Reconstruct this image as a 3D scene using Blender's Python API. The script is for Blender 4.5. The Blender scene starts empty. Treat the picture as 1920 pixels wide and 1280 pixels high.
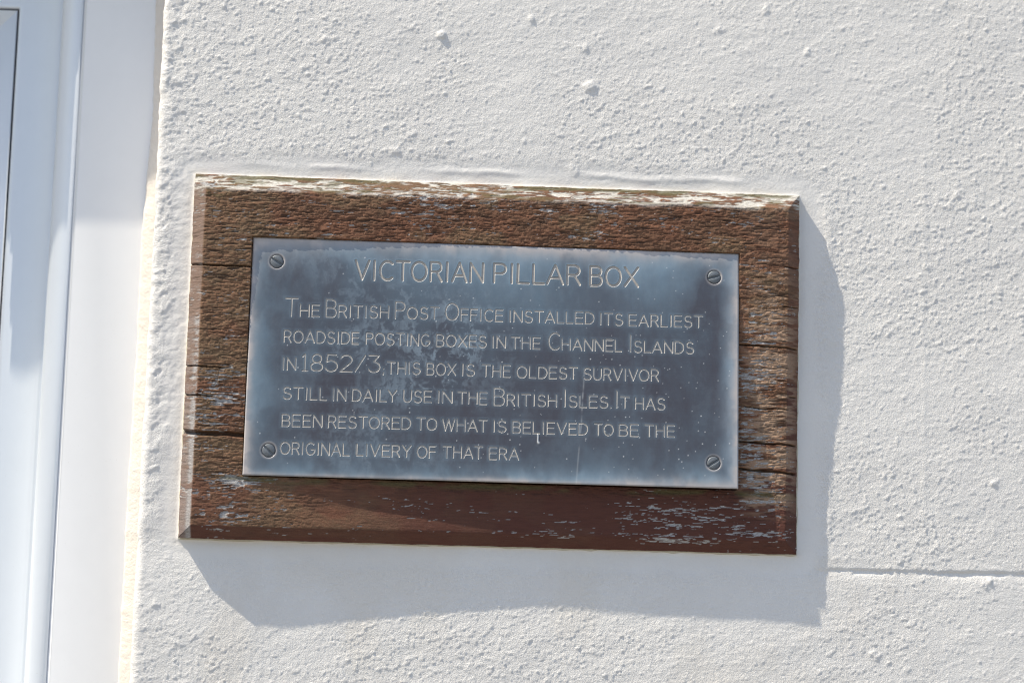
import bpy, math, random
import numpy as np
from mathutils import Vector, Matrix

# ------------------------------------------------------------------ camera, sky, sun
scn = bpy.context.scene
col = scn.collection
SUN_EL, SUN_AZ = math.radians(54.8), math.radians(72)      # azimuth measured from the wall's normal towards the left
CAM = np.array([-0.07082461, -1.79573963, -0.09669262])
RX, RY, RZ = 0.12769019, -0.02597876, -0.04875753
FPX = 3600.0

def rot(rx, ry, rz):
    cz, sz = math.cos(rz), math.sin(rz); cx, sx = math.cos(rx), math.sin(rx); cr, sr = math.cos(ry), math.sin(ry)
    Rz = np.array([[cz, -sz, 0], [sz, cz, 0], [0, 0, 1]]); Rx = np.array([[1, 0, 0], [0, cx, -sx], [0, sx, cx]])
    Ry = np.array([[cr, 0, sr], [0, 1, 0], [-sr, 0, cr]])
    return Rz @ Rx @ Ry
CM = rot(RX, RY, RZ)
def at(px, py, y=0.0):                                     # photo measure -> point of the plane at that depth
    d = CM @ np.array([(px - 960) / FPX, 1, -(py - 640) / FPX])
    return CAM + (y - CAM[1]) / d[1] * d

cd = bpy.data.cameras.new('camera'); cam = bpy.data.objects.new('camera', cd); col.objects.link(cam)
m = np.eye(4); m[:3, 0] = CM[:, 0]; m[:3, 1] = CM[:, 2]; m[:3, 2] = -CM[:, 1]; m[:3, 3] = CAM
cam.matrix_world = Matrix(m.tolist())
cd.sensor_width = 36; cd.lens = 36 * FPX / 1920; cd.clip_start = 0.05; cd.clip_end = 1000
cd.dof.use_dof = True; cd.dof.focus_distance = float((at(930, 690, -.02) - CAM) @ CM[:, 1]); cd.dof.aperture_fstop = 2.4
scn.camera = cam; scn.cycles.filter_width = 1.0

w = bpy.data.worlds.new('World'); scn.world = w; w.use_nodes = True
nt = w.node_tree; bg = nt.nodes['Background']
sky = nt.nodes.new('ShaderNodeTexSky'); sky.sky_type = 'NISHITA'; sky.sun_disc = False
sky.sun_elevation = SUN_EL; sky.sun_rotation = math.radians(180) + SUN_AZ
sky.dust_density = 1.3; sky.air_density = 1.0; sky.ozone_density = 1.0
nt.links.new(sky.outputs[0], bg.inputs[0]); bg.inputs[1].default_value = 0.15

L = Vector((-math.cos(SUN_EL) * math.sin(SUN_AZ), -math.cos(SUN_EL) * math.cos(SUN_AZ), math.sin(SUN_EL)))
sl = bpy.data.lights.new('sun', 'SUN'); sl.energy = 5.0; sl.angle = math.radians(0.53); sl.color = (1, 0.92, 0.77)
so = bpy.data.objects.new('sun', sl); so.rotation_euler = L.to_track_quat('Z', 'Y').to_euler(); col.objects.link(so)
scn.view_settings.view_transform = 'Standard'; scn.view_settings.look = 'None'
scn.view_settings.gamma = 1; scn.view_settings.exposure = 0.30

# ------------------------------------------------------------------ helpers
def tag(o, label=None, cat=None, group=None, kind=None):
    if label: o['label'] = label
    if cat: o['category'] = cat
    if group: o['group'] = group
    if kind: o['kind'] = kind
def empty(name, loc):
    o = bpy.data.objects.new(name, None); o.location = loc; o.empty_display_size = 0.02; col.objects.link(o); return o
def build(name, v, f, mats, parent=None, attrs=None, smooth=False, mi=None, origin=None):
    v = np.asarray(v, dtype=np.float64).reshape(-1, 3)
    if parent is not None: v = v - np.array(parent['_w'])
    if isinstance(f, np.ndarray): nf, k = f.shape; loops = f.ravel(); starts = np.arange(nf) * k; tot = np.full(nf, k)
    else:
        nf = len(f); tot = np.array([len(q) for q in f]); loops = np.concatenate([np.asarray(q) for q in f]); starts = np.concatenate([[0], np.cumsum(tot)[:-1]])
    me = bpy.data.meshes.new(name)
    me.vertices.add(len(v)); me.vertices.foreach_set('co', v.astype(np.float32).ravel())
    me.loops.add(len(loops)); me.loops.foreach_set('vertex_index', loops.astype(np.int32))
    me.polygons.add(nf); me.polygons.foreach_set('loop_start', starts.astype(np.int32))
    me.polygons.foreach_set('loop_total', tot.astype(np.int32))
    if smooth is not False:
        me.polygons.foreach_set('use_smooth', (np.full(nf, True) if smooth is True else smooth))
    if mi is not None: me.polygons.foreach_set('material_index', np.asarray(mi, dtype=np.int32))
    for m_ in (mats if isinstance(mats, (list, tuple)) else [mats]): me.materials.append(m_)
    if attrs:
        for k_, a in attrs.items(): me.attributes.new(k_, 'FLOAT', 'POINT').data.foreach_set('value', np.asarray(a, dtype=np.float32).ravel())
    me.update(calc_edges=True); me.validate()
    o = bpy.data.objects.new(name, me); col.objects.link(o)
    if parent is not None:
        o.parent = parent
    return o
def setw(o, p): o['_w'] = list(map(float, p))

_rs = np.random.RandomState(7); TAB = _rs.rand(512, 512)
def vn(x, y, seed=0):
    x = np.asarray(x) + seed * 17.37; y = np.asarray(y) + seed * 31.91
    xi = np.floor(x).astype(int); yi = np.floor(y).astype(int); fx = x - xi; fy = y - yi
    fx = fx * fx * fx * (fx * (fx * 6 - 15) + 10); fy = fy * fy * fy * (fy * (fy * 6 - 15) + 10)
    a = TAB[yi % 512, xi % 512]; b = TAB[yi % 512, (xi + 1) % 512]; c = TAB[(yi + 1) % 512, xi % 512]; d = TAB[(yi + 1) % 512, (xi + 1) % 512]
    return (a + (b - a) * fx) * (1 - fy) + (c + (d - c) * fx) * fy
def fbm(x, y, seed=0, oct=4, gain=.5):
    s = 0; a = 1; t = 0
    for k in range(oct):
        s = s + a * vn(x * 2 ** k, y * 2 ** k, seed + k * 3); t += a; a *= gain
    return s / t
def sst(a, b, x): t = np.clip((x - a) / (b - a), 0, 1); return t * t * (3 - 2 * t)
def tps(pts, vals, lam=1e-6):                              # smooth surface through scattered heights
    P = np.array(pts, float); V = np.array(vals, float); n = len(P)
    def U(r2): return np.where(r2 > 0, r2 * np.log(r2 + 1e-12), 0)
    K = U(((P[:, None] - P[None]) ** 2).sum(-1)) + lam * np.eye(n); Q = np.c_[np.ones(n), P]
    A = np.block([[K, Q], [Q.T, np.zeros((3, 3))]]); s = np.linalg.solve(A, np.r_[V, 0, 0, 0])
    def f(x, z):
        x = np.asarray(x, float); z = np.asarray(z, float); o = s[n] + s[n + 1] * x + s[n + 2] * z
        for k in range(n): o = o + s[k] * U((x - P[k, 0]) ** 2 + (z - P[k, 1]) ** 2)
        return o
    return f
def gridf(nx, ny):
    i = np.arange(ny - 1)[:, None] * nx + np.arange(nx - 1)[None]
    return np.stack([i, i + 1, i + nx + 1, i + nx], -1).reshape(-1, 4)      # rows go up in z, columns right: faces -Y

# ------------------------------------------------------------------ materials
def mat(name):
    m_ = bpy.data.materials.new(name); m_.use_nodes = True; t = m_.node_tree
    return m_, t, t.nodes['Principled BSDF'], t.nodes['Material Output']
def N(t, typ, **kw):
    n = t.nodes.new(typ)
    for k, v in kw.items():
        if k in ('operation', 'blend_type', 'data_type', 'attribute_name', 'feature', 'noise_dimensions', 'clamp'): setattr(n, k, v)
    return n
def coords(t, scale=(1, 1, 1)):
    g = N(t, 'ShaderNodeTexCoord'); mp = N(t, 'ShaderNodeMapping'); mp.inputs['Scale'].default_value = scale
    t.links.new(g.outputs['Object'], mp.inputs[0]); return mp.outputs[0]
def noise(t, vec, scale, detail=4, rough=.5, dist=0):
    n = N(t, 'ShaderNodeTexNoise'); t.links.new(vec, n.inputs['Vector']); n.inputs['Scale'].default_value = scale
    n.inputs['Detail'].default_value = detail; n.inputs['Roughness'].default_value = rough; n.inputs['Distortion'].default_value = dist
    return n.outputs[0]
def ramp(t, fac, stops):
    r = N(t, 'ShaderNodeValToRGB'); t.links.new(fac, r.inputs[0]); e = r.color_ramp.elements
    while len(e) < len(stops): e.new(.5)
    for k, (p_, c) in enumerate(stops): e[k].position = p_; e[k].color = (*c, 1) if len(c) == 3 else c
    return r.outputs[0]
def mix(t, fac, a, b, blend='MIX'):
    n = N(t, 'ShaderNodeMix', data_type='RGBA', blend_type=blend)
    for s, i in ((fac, 0), (a, 6), (b, 7)):
        if isinstance(s, (int, float)): n.inputs[i].default_value = s
        elif isinstance(s, tuple): n.inputs[i].default_value = (*s, 1)
        else: t.links.new(s, n.inputs[i])
    return n.outputs[2]
def mth(t, op, a, b=None, clamp=False):
    n = N(t, 'ShaderNodeMath', operation=op); n.use_clamp = clamp
    for s, i in ((a, 0), (b, 1)):
        if s is None: continue
        if isinstance(s, (int, float)): n.inputs[i].default_value = s
        else: t.links.new(s, n.inputs[i])
    return n.outputs[0]
def attr(t, name):
    n = N(t, 'ShaderNodeAttribute', attribute_name=name); return n.outputs['Fac']
def bump(t, b, h, dist, strength=1.0):
    n = N(t, 'ShaderNodeBump'); n.inputs['Distance'].default_value = dist; n.inputs['Strength'].default_value = strength
    t.links.new(h, n.inputs['Height']); t.links.new(n.outputs[0], b.inputs['Normal'])

# render (wall)
M_wall, t, b, o = mat('painted_roughcast')
c = coords(t); n1 = noise(t, c, 9, 5, .6); n2 = noise(t, c, 160, 4, .6)
base = mix(t, ramp(t, n1, [(.35, (0, 0, 0)), (.7, (1, 1, 1))]), (.785, .757, .718), (.745, .72, .688))
base = mix(t, mth(t, 'MULTIPLY', ramp(t, n2, [(.6, (0, 0, 0)), (.8, (1, 1, 1))]), .25), base, (.66, .63, .60))
base = mix(t, attr(t, 'stain'), base, (.62, .50, .33))
t.links.new(base, b.inputs['Base Color']); b.inputs['Roughness'].default_value = .75; b.inputs['Specular IOR Level'].default_value = .3
h1 = noise(t, c, 640, 3, .65); h2 = noise(t, coords(t, (1, 1, 2.2)), 1000, 3, .6)
bump(t, b, mth(t, 'MULTIPLY', mth(t, 'ADD', h1, mth(t, 'MULTIPLY', h2, .6)), attr(t, 'rough')), .00075)

# weathered wood
M_wood, t, b, o = mat('weathered_varnished_wood')
cs = coords(t, (1, 1, 9)); c = coords(t)
g1 = noise(t, cs, 60, 6, .65, .3); g2 = noise(t, cs, 330, 4, .7); big = noise(t, c, 14, 3, .5)
paint = mix(t, ramp(t, g1, [(.3, (0, 0, 0)), (.7, (1, 1, 1))]), (.088, .037, .021), (.285, .130, .072))
st_ = ramp(t, noise(t, coords(t, (1, 1, 2.2)), 26, 5, .65), [(.42, (0, 0, 0)), (.62, (1, 1, 1))])
paint = mix(t, mth(t, 'MULTIPLY', st_, .38), paint, mix(t, g2, (.045, .036, .022), (.13, .10, .06)))
paint = mix(t, attr(t, 'shaded_red'), paint, mix(t, g1, (.072, .026, .018), (.135, .050, .033)))
paint = mix(t, mth(t, 'MULTIPLY', attr(t, 'lichen'), ramp(t, g2, [(.35, (0, 0, 0)), (.6, (1, 1, 1))])), paint, (.23, .19, .105))
grey = mix(t, ramp(t, g2, [(.3, (0, 0, 0)), (.7, (1, 1, 1))]), (.15, .12, .10), (.60, .60, .60))
grey = mix(t, attr(t, 'pale'), grey, mix(t, ramp(t, g2, [(.3, (0, 0, 0)), (.6, (1, 1, 1))]), (.34, .29, .22), (.70, .68, .63)))
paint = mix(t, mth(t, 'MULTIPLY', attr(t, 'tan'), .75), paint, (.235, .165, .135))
paint = mix(t, mth(t, 'MULTIPLY', attr(t, 'lit_fibre'), .9), paint, mix(t, g2, (.22, .12, .07), (.56, .40, .28)))  # sunlight on the bare fibres painted in as a lighter tan
full = mix(t, attr(t, 'bare'), paint, grey)
full = mix(t, mth(t, 'MULTIPLY', attr(t, 'fiss'), .62), full, (.022, .014, .010))
full = mix(t, attr(t, 'moss'), full, mix(t, g2, (.05, .045, .018), (.16, .14, .06)))
t.links.new(full, b.inputs['Base Color'])
t.links.new(mix(t, attr(t, 'shaded_red'), (.62, .62, .62), (.5, .5, .5)), b.inputs['Roughness']); b.inputs['Specular IOR Level'].default_value = .22
bump(t, b, mth(t, 'ADD', g2, mth(t, 'MULTIPLY', g1, .6)), .0005)

# patinated plate
M_plate, t, b, o = mat('patinated_bronze')
c = coords(t); cv = coords(t, (1, 1, .38))
mott = noise(t, cv, 26, 7, .62, .6); fine = noise(t, cv, 120, 5, .65, .4); br = noise(t, coords(t, (1, 1, 16)), 60, 4, .6)
dark = mix(t, ramp(t, mott, [(.38, (0, 0, 0)), (.66, (1, 1, 1))]), (.060, .058, .074), (.080, .100, .128))
dark = mix(t, mth(t, 'MULTIPLY', br, .16), dark, (.13, .14, .165))
blue = mix(t, fine, (.14, .215, .28), (.23, .31, .375))
cl = mth(t, 'MULTIPLY', attr(t, 'bloom'), ramp(t, mth(t, 'ADD', mth(t, 'MULTIPLY', mott, .5), mth(t, 'MULTIPLY', fine, .5)), [(.34, (0, 0, 0)), (.60, (1, 1, 1))]))
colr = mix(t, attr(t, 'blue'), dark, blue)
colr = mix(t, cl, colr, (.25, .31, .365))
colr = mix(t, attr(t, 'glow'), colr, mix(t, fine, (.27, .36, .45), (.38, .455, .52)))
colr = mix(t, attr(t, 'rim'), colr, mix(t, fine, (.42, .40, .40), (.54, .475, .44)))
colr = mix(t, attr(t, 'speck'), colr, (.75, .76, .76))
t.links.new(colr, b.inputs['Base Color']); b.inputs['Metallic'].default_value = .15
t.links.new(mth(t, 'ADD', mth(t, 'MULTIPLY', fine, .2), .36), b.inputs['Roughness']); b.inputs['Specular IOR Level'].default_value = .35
bump(t, b, mth(t, 'ADD', fine, mth(t, 'MULTIPLY', br, .5)), .00006)

M_edge, t, b, o = mat('worn_bronze_edge')
b.inputs['Base Color'].default_value = (.33, .31, .25, 1); b.inputs['Metallic'].default_value = .4; b.inputs['Roughness'].default_value = .5
M_let, t, b, o = mat('engraved_bronze')
c = coords(t); n1 = noise(t, c, 300, 4, .6)
t.links.new(mix(t, n1, (.31, .29, .27), (.50, .47, .43)), b.inputs['Base Color']); b.inputs['Metallic'].default_value = .1; b.inputs['Roughness'].default_value = .5
M_screw, t, b, o = mat('dull_brass_screw')
c = coords(t); n1 = noise(t, c, 420, 4, .6)
t.links.new(mix(t, n1, (.095, .11, .13), (.21, .225, .235)), b.inputs['Base Color']); b.inputs['Metallic'].default_value = .4; b.inputs['Roughness'].default_value = .55

def white(name, colr, rough, coat=.3):
    m_, t, b, o = mat(name); c = coords(t); n = noise(t, c, 40, 5, .6); d = noise(t, c, 700, 2, .5)
    base = mix(t, n, colr, tuple(x * .95 for x in colr))
    base = mix(t, mth(t, 'MULTIPLY', ramp(t, d, [(.74, (0, 0, 0)), (.78, (1, 1, 1))]), .35), base, (.4, .36, .3))
    t.links.new(base, b.inputs['Base Color']); b.inputs['Roughness'].default_value = rough; b.inputs['Coat Weight'].default_value = coat
    b.inputs['Coat Roughness'].default_value = .15
    bump(t, b, noise(t, coords(t, (1, 1, .15)), 60, 2, .5), .0003, .4); return m_
M_pvc = white('white_pvc', (.83, .865, .90), .28, .6)
M_paint = white('white_gloss_paint', (.87, .87, .875), .42, .1)
M_seal, t, b, o = mat('cream_sealant')
c = coords(t); n = noise(t, c, 90, 5, .6); t.links.new(mix(t, n, (.78, .725, .655), (.72, .64, .55)), b.inputs['Base Color'])
b.inputs['Roughness'].default_value = .7; bump(t, b, noise(t, c, 200, 4, .6), .0012)
M_caulk, t, b, o = mat('old_filler')
c = coords(t); n = noise(t, c, 150, 5, .6); t.links.new(mix(t, n, (.60, .56, .45), (.48, .43, .33)), b.inputs['Base Color'])
b.inputs['Roughness'].default_value = .8; bump(t, b, noise(t, c, 400, 4, .6), .0012)
M_gask, t, b, o = mat('dark_rubber'); b.inputs['Base Color'].default_value = (.05, .05, .06, 1); b.inputs['Roughness'].default_value = .6
M_glass, t, b, o = mat('window_glass'); b.inputs['Base Color'].default_value = (.9, .95, .95, 1); b.inputs['Roughness'].default_value = .02
b.inputs['Transmission Weight'].default_value = 1; b.inputs['IOR'].default_value = 1.45
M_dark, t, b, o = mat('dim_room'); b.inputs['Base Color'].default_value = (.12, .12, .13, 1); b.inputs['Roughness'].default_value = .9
M_ground, t, b, o = mat('pale_paving')
c = coords(t); n = noise(t, c, 30, 6, .65); t.links.new(mix(t, n, (.17, .165, .155), (.23, .22, .205)), b.inputs['Base Color']); b.inputs['Roughness'].default_value = .85

# ------------------------------------------------------------------ ground under the wall (below the picture), added to bounce sunlight onto it
GZ = -1.35
build('ground', [(-300, -300, GZ), (300, -300, GZ), (300, 300, GZ), (-300, 300, GZ)], [(0, 1, 2, 3)], M_ground)
bpy.data.objects['ground']['kind'] = 'structure'

# ------------------------------------------------------------------ shared shapes
BX0, BX1, BZ0, BZ1 = -0.2860, 0.2880, -0.0585, 0.2820      # backing board on the wall
D0 = .019
_bp = [at(372, 340), at(900, 350), at(1490, 390), at(350, 690), at(1470, 590), at(1470, 680), at(1465, 860), at(340, 1000), at(640, 990), at(930, 1000), at(1200, 1010), at(1485, 1030), at(458, 432), at(450, 500), at(450, 620), at(930, 450), at(1398, 470)]
_bv = [1.00, .93, .97, 1.03, .95, .86, .76, 1.07, .90, .75, .73, .72, 1.06, 1.05, 1.01, .925, .995]
board_d = tps([(p[0], p[2]) for p in _bp], [v * D0 for v in _bv], 1e-5)
PC = [at(473, 446, -.0177), at(1386, 474, -.0173), at(1384, 915, -.0281), at(456, 891, -.0215)]   # TL TR BR BL
PX0, PX1 = (PC[0][0] + PC[3][0]) / 2, (PC[1][0] + PC[2][0]) / 2
PZ0, PZ1 = (PC[2][2] + PC[3][2]) / 2, (PC[0][2] + PC[1][2]) / 2
def plate_d(x, z):
    u = (x - PX0) / (PX1 - PX0); v = (z - PZ0) / (PZ1 - PZ0)
    return (.0215 * (1 - u) + .0281 * u) * (1 - v) + (.0170 * (1 - u) + .0170 * u) * v
def atp(px, py):
    p = at(px, py, -.02)
    for k in range(3): p = at(px, py, -float(plate_d(p[0], p[2])))
    return p[0], p[2]

# ------------------------------------------------------------------ rendered wall
WX = -0.325
def spaced(lo, hi, a, b_, step):                            # fine lines between a and b_, coarser outside
    l = list(np.arange(a, b_, step)); s = step; x = a; pre = []
    while x > lo: s *= 1.25; x -= s; pre.append(max(x, lo))
    s = step; x = l[-1]; post = []
    while x < hi: s *= 1.25; x += s; post.append(min(x, hi))
    return np.array(pre[::-1] + l + post)
zs = spaced(GZ, 1.7, -.205, .50, .00105)
sx = spaced(0, 1.9, .0, .85, .00105)                        # arc length from the arris rightwards
Rr = .007
xs_front = WX + Rr + sx
turn = np.array([(-Rr * math.cos(a), -Rr * math.sin(a)) for a in np.linspace(0, math.pi / 2, 8)[:-1]])
colx = np.concatenate([[WX, WX, WX], WX + Rr + turn[:, 0], xs_front])
coly = np.concatenate([[.13, .06, .02], Rr + turn[:, 1], np.zeros(len(xs_front))])
nrmx = np.concatenate([[-1, -1, -1], -np.cos(np.linspace(0, math.pi / 2, 8)[:-1]), np.zeros(len(xs_front))])
nrmy = -np.sqrt(1 - nrmx ** 2)
X, Z = np.meshgrid(colx, zs); Y = np.tile(coly, (len(zs), 1)); S = np.meshgrid(np.concatenate([[-.13, -.06, -.02], np.linspace(-.011, -.001, 7), sx]), zs)[0]
U = S + WX + Rr
def box_d(x, z, x0, x1, z0, z1):
    dx = np.maximum(x0 - x, x - x1); dz = np.maximum(z0 - z, z - z1)
    return np.where((dx > 0) & (dz > 0), np.hypot(dx, dz), np.maximum(dx, dz))
bd = box_d(U, Z, BX0, BX1, BZ0, BZ1)
smooth_zone = 1 - sst(.012, .030, bd + .012 * (fbm(U * 40, Z * 40, 4, 3) - .5))     # trowelled band round the board
below = (1 - sst(.06, .09, bd)) * sst(.0, .01, BZ0 - Z) * .35
smooth_zone = np.maximum(smooth_zone, below)
_wp, _wv = [(-.5, .6), (.6, .6), (.6, -.4), (-.5, -.4), (0, .5), (0, -.4), (.5, .2)], [0, 0, 0, 0, 0, 0, 0]
_wq = [((420, 1110), 0.0), ((600, 1165), 0.0), ((960, 1135), 0.0), ((1200, 1150), 0.0), ((1540, 1170), 0.0), ((1585, 560), 0.0), ((1580, 700), 0), ((1562, 1000), 0.0)]
for (q, v) in _wq: p = at(*q); _wp.append((p[0], p[2])); _wv.append(v)
wall_h = tps(_wp, _wv, 1e-4)
H = wall_h(np.clip(U, -.5, .6), np.clip(Z, -.4, .6))
H = H + .0022 * (fbm(U * 7, Z * 7, 11, 2) - .5) * sst(.0, .05, bd)
rough = (.62 + .38 * sst(.30, .65, fbm(U * 9, Z * 9, 21, 3))) * (1 - .70 * smooth_zone)
dg = U * .94 + Z * .34; dz = Z * .94 - U * .34              # strokes drift up to the right
H = H + .0007 * (fbm(dg * 22, dz * 60, 2, 3, .55) - .5) * (1 - .5 * smooth_zone)       # trowel strokes
H = H + .00030 * (fbm(dg * 75, dz * 120, 1, 3, .6) - .5) * rough
H = H + .00032 * (fbm(dg * 260, dz * 330, 5, 3, .66) - .5) * rough
H = H + .00016 * (fbm(U * 60, Z * 420, 6, 2, .6) - .5)
rid = fbm(dg * 260, dz * 310, 31, 2, .55); H = H + .00036 * sst(.60, .84, rid) * rough     # nibs of grit
rid2 = fbm(U * 330, Z * 380, 41, 2, .5); H = H + .00040 * sst(.62, .84, rid2) * rough
# trowelled band sits lower and ends in an uneven lip
wob = .006 * (fbm(U * 30, Z * 30, 8, 3) - .5)
lipT = np.exp(-((bd - .0135 + wob) / .003) ** 2) * sst(.0, .004, Z - BZ1) * sst(.25, .55, fbm(U * 14, Z * 3, 9, 2)) * sst(-.26, -.23, U)
lipR = np.exp(-((bd - .031 + wob) / .004) ** 2) * sst(.0, .004, U - BX1) * sst(.3, .55, fbm(U * 3, Z * 16, 10, 2))
H = H + .0008 * lipT + .0006 * lipR - .0005 * smooth_zone * (bd > -.02)
# fillet of render dragged up to the board
H = H + .0012 * np.exp(-(np.maximum(bd, 0) / .0022) ** 2) * (bd > -.004)
# a few large nibs of grit
for (px, py, r, h) in [(826, 66, .0042, .0030), (995, 36, .0038, .0018), (1105, 163, .0055, .0022), (1096, 90, .004, .0012), (742, 283, .004, .0014), (1350, 55, .004, .0014), (1435, 22, .004, .0014),
                       (1075, 318, .006, .0012), (1380, 200, .004, .001), (1515, 100, .0045, .0012), (1794, 366, .004, .0013), (1875, 545, .004, .0012), (1865, 905, .004, .0016), (598, 1002, .003, .001),
                       (1500, 1120, .003, .0008), (293, 1130, .004, .0014), (1640, 1228, .005, .0014), (1852, 1092, .005, .002), (1500, 285, .004, .001), (415, 12, .004, .001), (610, 75, .004, .0012)]:
    p = at(px, py); d2 = ((U - p[0]) / r) ** 2 + ((Z - p[2]) / (r * .8)) ** 2 + 2.2 * (fbm(U * 260, Z * 260, 51, 2) - .5)
    H = H + .65 * h * np.exp(-np.clip(d2, 0, 20) ** 1.2)
rr = random.Random(5)
for k in range(420):                                        # scattered small nibs
    x0 = rr.uniform(-.32, .54); z0 = rr.uniform(-.21, .5)
    if BX0 - .02 < x0 < BX1 + .03 and BZ0 - .05 < z0 < BZ1 + .012: continue
    r = rr.uniform(.0011, .0024); h = rr.uniform(.0002, .0006)
    i0, i1 = np.searchsorted(colx[10:], [x0 - 3 * r, x0 + 3 * r]) + 10; j0, j1 = np.searchsorted(zs, [z0 - 3 * r, z0 + 3 * r])
    s = (slice(j0, j1), slice(i0, i1)); H[s] = H[s] + h * np.exp(-(((U[s] - x0) / r) ** 2 + ((Z[s] - z0) / (r * rr.uniform(.6, 1))) ** 2) ** 1.3)
# scored joint lines of the render
def seg_z(p0, p1):
    return lambda x: p0[2] + (x - p0[0]) * (p1[2] - p0[2]) / (p1[0] - p0[0])
jz = seg_z(at(1560, 1069), at(1920, 1077))(U) + .0030 * (fbm(U * 45, Z * 0, 61, 3) - .5)
jm = sst(at(1500, 1069)[0], at(1590, 1069)[0], U) * (.65 + .7 * sst(.35, .65, fbm(U * 35, Z * 0, 66, 3)))
H = H - jm * .0019 * np.exp(-((Z - jz) / np.where(Z > jz, .0016, .0062)) ** 2) * (.7 + .6 * (fbm(U * 50, Z * 0, 64, 2) - .3)) + jm * .0003 * np.exp(-((Z - jz + .0045) / .0025) ** 2)
jz2 = at(285, 1016)[2] + .0012 * (fbm(U * 90, Z * 0, 62, 3) - .5)
H = H - (1 - sst(at(315, 1016)[0], at(345, 1016)[0], U)) * .0011 * np.exp(-((Z - jz2) / .0014) ** 2) * sst(.3, .6, fbm(U * 130, Z * 0, 65, 2))
jx = at(1733, 850)[0] + .003 * (fbm(U * 0, Z * 40, 63, 3) - .5)
H = H + .00022 * np.exp(-((U - jx) / .003) ** 2) * sst(-.1, 0, Z) * (1 - sst(.3, .36, Z))
# knobbly arris
edge = np.exp(-(np.clip(S, 0, 1) / .014) ** 2)
ar = fbm(S * 50, Z * 55, 71, 4, .6) - .5
H = H + edge * .0022 * ar * (1 - .4 * sst(.0, .1, -Z))
side = np.exp(-(np.clip(S, 0, 1) / .03) ** 2); H = H + side * .0016 * (fbm(S * 120, Z * 130, 73, 3, .6) - .5) * sst(.0, .15, Z + .05)
H = np.where(S < -.012, H * .4, H)
Xw = X + nrmx * H; Yw = Y + nrmy * H
stain = .45 * np.exp(-np.clip(bd, 0, 1) / .0035) * (bd > 0) * (Z > BZ1) * sst(.45, .62, fbm(U * 90, Z * 300, 82, 3)) + .10 * sst(.55, .75, fbm(U * 16, Z * 8, 83, 4)) * (Z < BZ0) + .25 * np.exp(-np.clip(bd, 0, 1) / .004) * (bd > 0) * sst(.3, .7, fbm(U * 40, Z * 60, 81, 3))
roughA = np.clip(.35 + .9 * rough - .25 * smooth_zone, .12, 1.2)
WALL = empty('rendered_wall', (.3, 0, GZ)); setw(WALL, (.3, 0, GZ))
tag(WALL, 'white painted wall in knobbly roughcast render behind the plaque', 'wall')
wf = gridf(len(colx), len(zs)); inside = (bd < -.006).ravel(); wf = wf[~inside[wf].all(1)]
build('wall_face', np.stack([Xw, Yw, Z], -1), wf, M_wall, WALL, {'stain': stain, 'rough': roughA}, smooth=True)

def boxv(x0, x1, y0, y1, z0, z1):
    v = [(x, y, z) for z in (z0, z1) for (x, y) in ((x0, y0), (x1, y0), (x1, y1), (x0, y1))]
    return v, [(0, 3, 2, 1), (4, 5, 6, 7), (0, 1, 5, 4), (1, 2, 6, 5), (2, 3, 7, 6), (3, 0, 4, 7)]
def rounded(x0, x1, y0, y1, z0, z1, r, n=5):               # bar with a rounded front lower edge (runs along x)
    pr = [(y0 + r - r * math.cos(a), z0 + r - r * math.sin(a)) for a in np.linspace(0, math.pi / 2, n)]
    pr = [(y0, z1)] + pr + [(y1, z0), (y1, z1)]
    k = len(pr); v = [(x0, y, z) for y, z in pr] + [(x1, y, z) for y, z in pr]
    f = [(i, (i + 1) % k, (i + 1) % k + k, i + k) for i in range(k)] + [tuple(range(k))[::-1], tuple(range(k, 2 * k))]
    return v, f
# the head, far jamb and apron of the window opening (out of the picture, they shade the window)
ZB = at(170, 432, .074)[2]
HEAD = ZB + .074 * math.tan(SUN_EL) / math.cos(SUN_AZ)
OX0 = WX - 1.0
a_flat = lambda v: {'stain': np.zeros(len(v)), 'rough': np.full(len(v), .8)}
v, f = rounded(OX0, WX - .0005, 0, .13, HEAD, 1.7, .008); build('lintel', v, f, M_wall, WALL, a_flat(v))
v, f = boxv(OX0 - .9, OX0 - .0005, 0, .13, GZ, 1.7); build('pier', v, f, M_wall, WALL, a_flat(v))
v, f = boxv(OX0, WX - .0005, 0.001, .13, GZ, -.95); build('apron', v, f, M_wall, WALL, a_flat(v))

# hand-run filler where board meets wall
def tube(path, rad, n=8, seed=0):
    path = np.array(path); k = len(path); v = []; f = []
    for i in range(k):
        tn = path[min(i + 1, k - 1)] - path[max(i - 1, 0)]; tn = tn / np.linalg.norm(tn); a1 = np.array([0, 1, 0.]); a2 = np.cross(tn, a1)
        r = rad * (0.55 + .9 * float(vn(i * .35, seed * 3.3, 3)))
        for j in range(n): th = 2 * math.pi * j / n; v.append(path[i] + r * (math.cos(th) * a1 + math.sin(th) * a2))
    for i in range(k - 1):
        for j in range(n): f.append((i * n + j, i * n + (j + 1) % n, (i + 1) * n + (j + 1) % n, (i + 1) * n + j))
    return np.array(v), np.array(f)
rim_pts = []
for (a, b_) in (((BX0, BZ1), (BX1, BZ1)), ((BX1, BZ1), (BX1, BZ0)), ((BX1, BZ0), (BX0, BZ0)), ((BX0, BZ0), (BX0, BZ1))):
    n_ = int(math.hypot(b_[0] - a[0], b_[1] - a[1]) / .003)
    for i in range(n_):
        x = a[0] + (b_[0] - a[0]) * i / n_; z = a[1] + (b_[1] - a[1]) * i / n_
        rim_pts.append((x, -.0004, z))
v, f = tube(rim_pts, .0015, 8); build('filler_bead', v, f, M_caulk, WALL, smooth=True)

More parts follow.
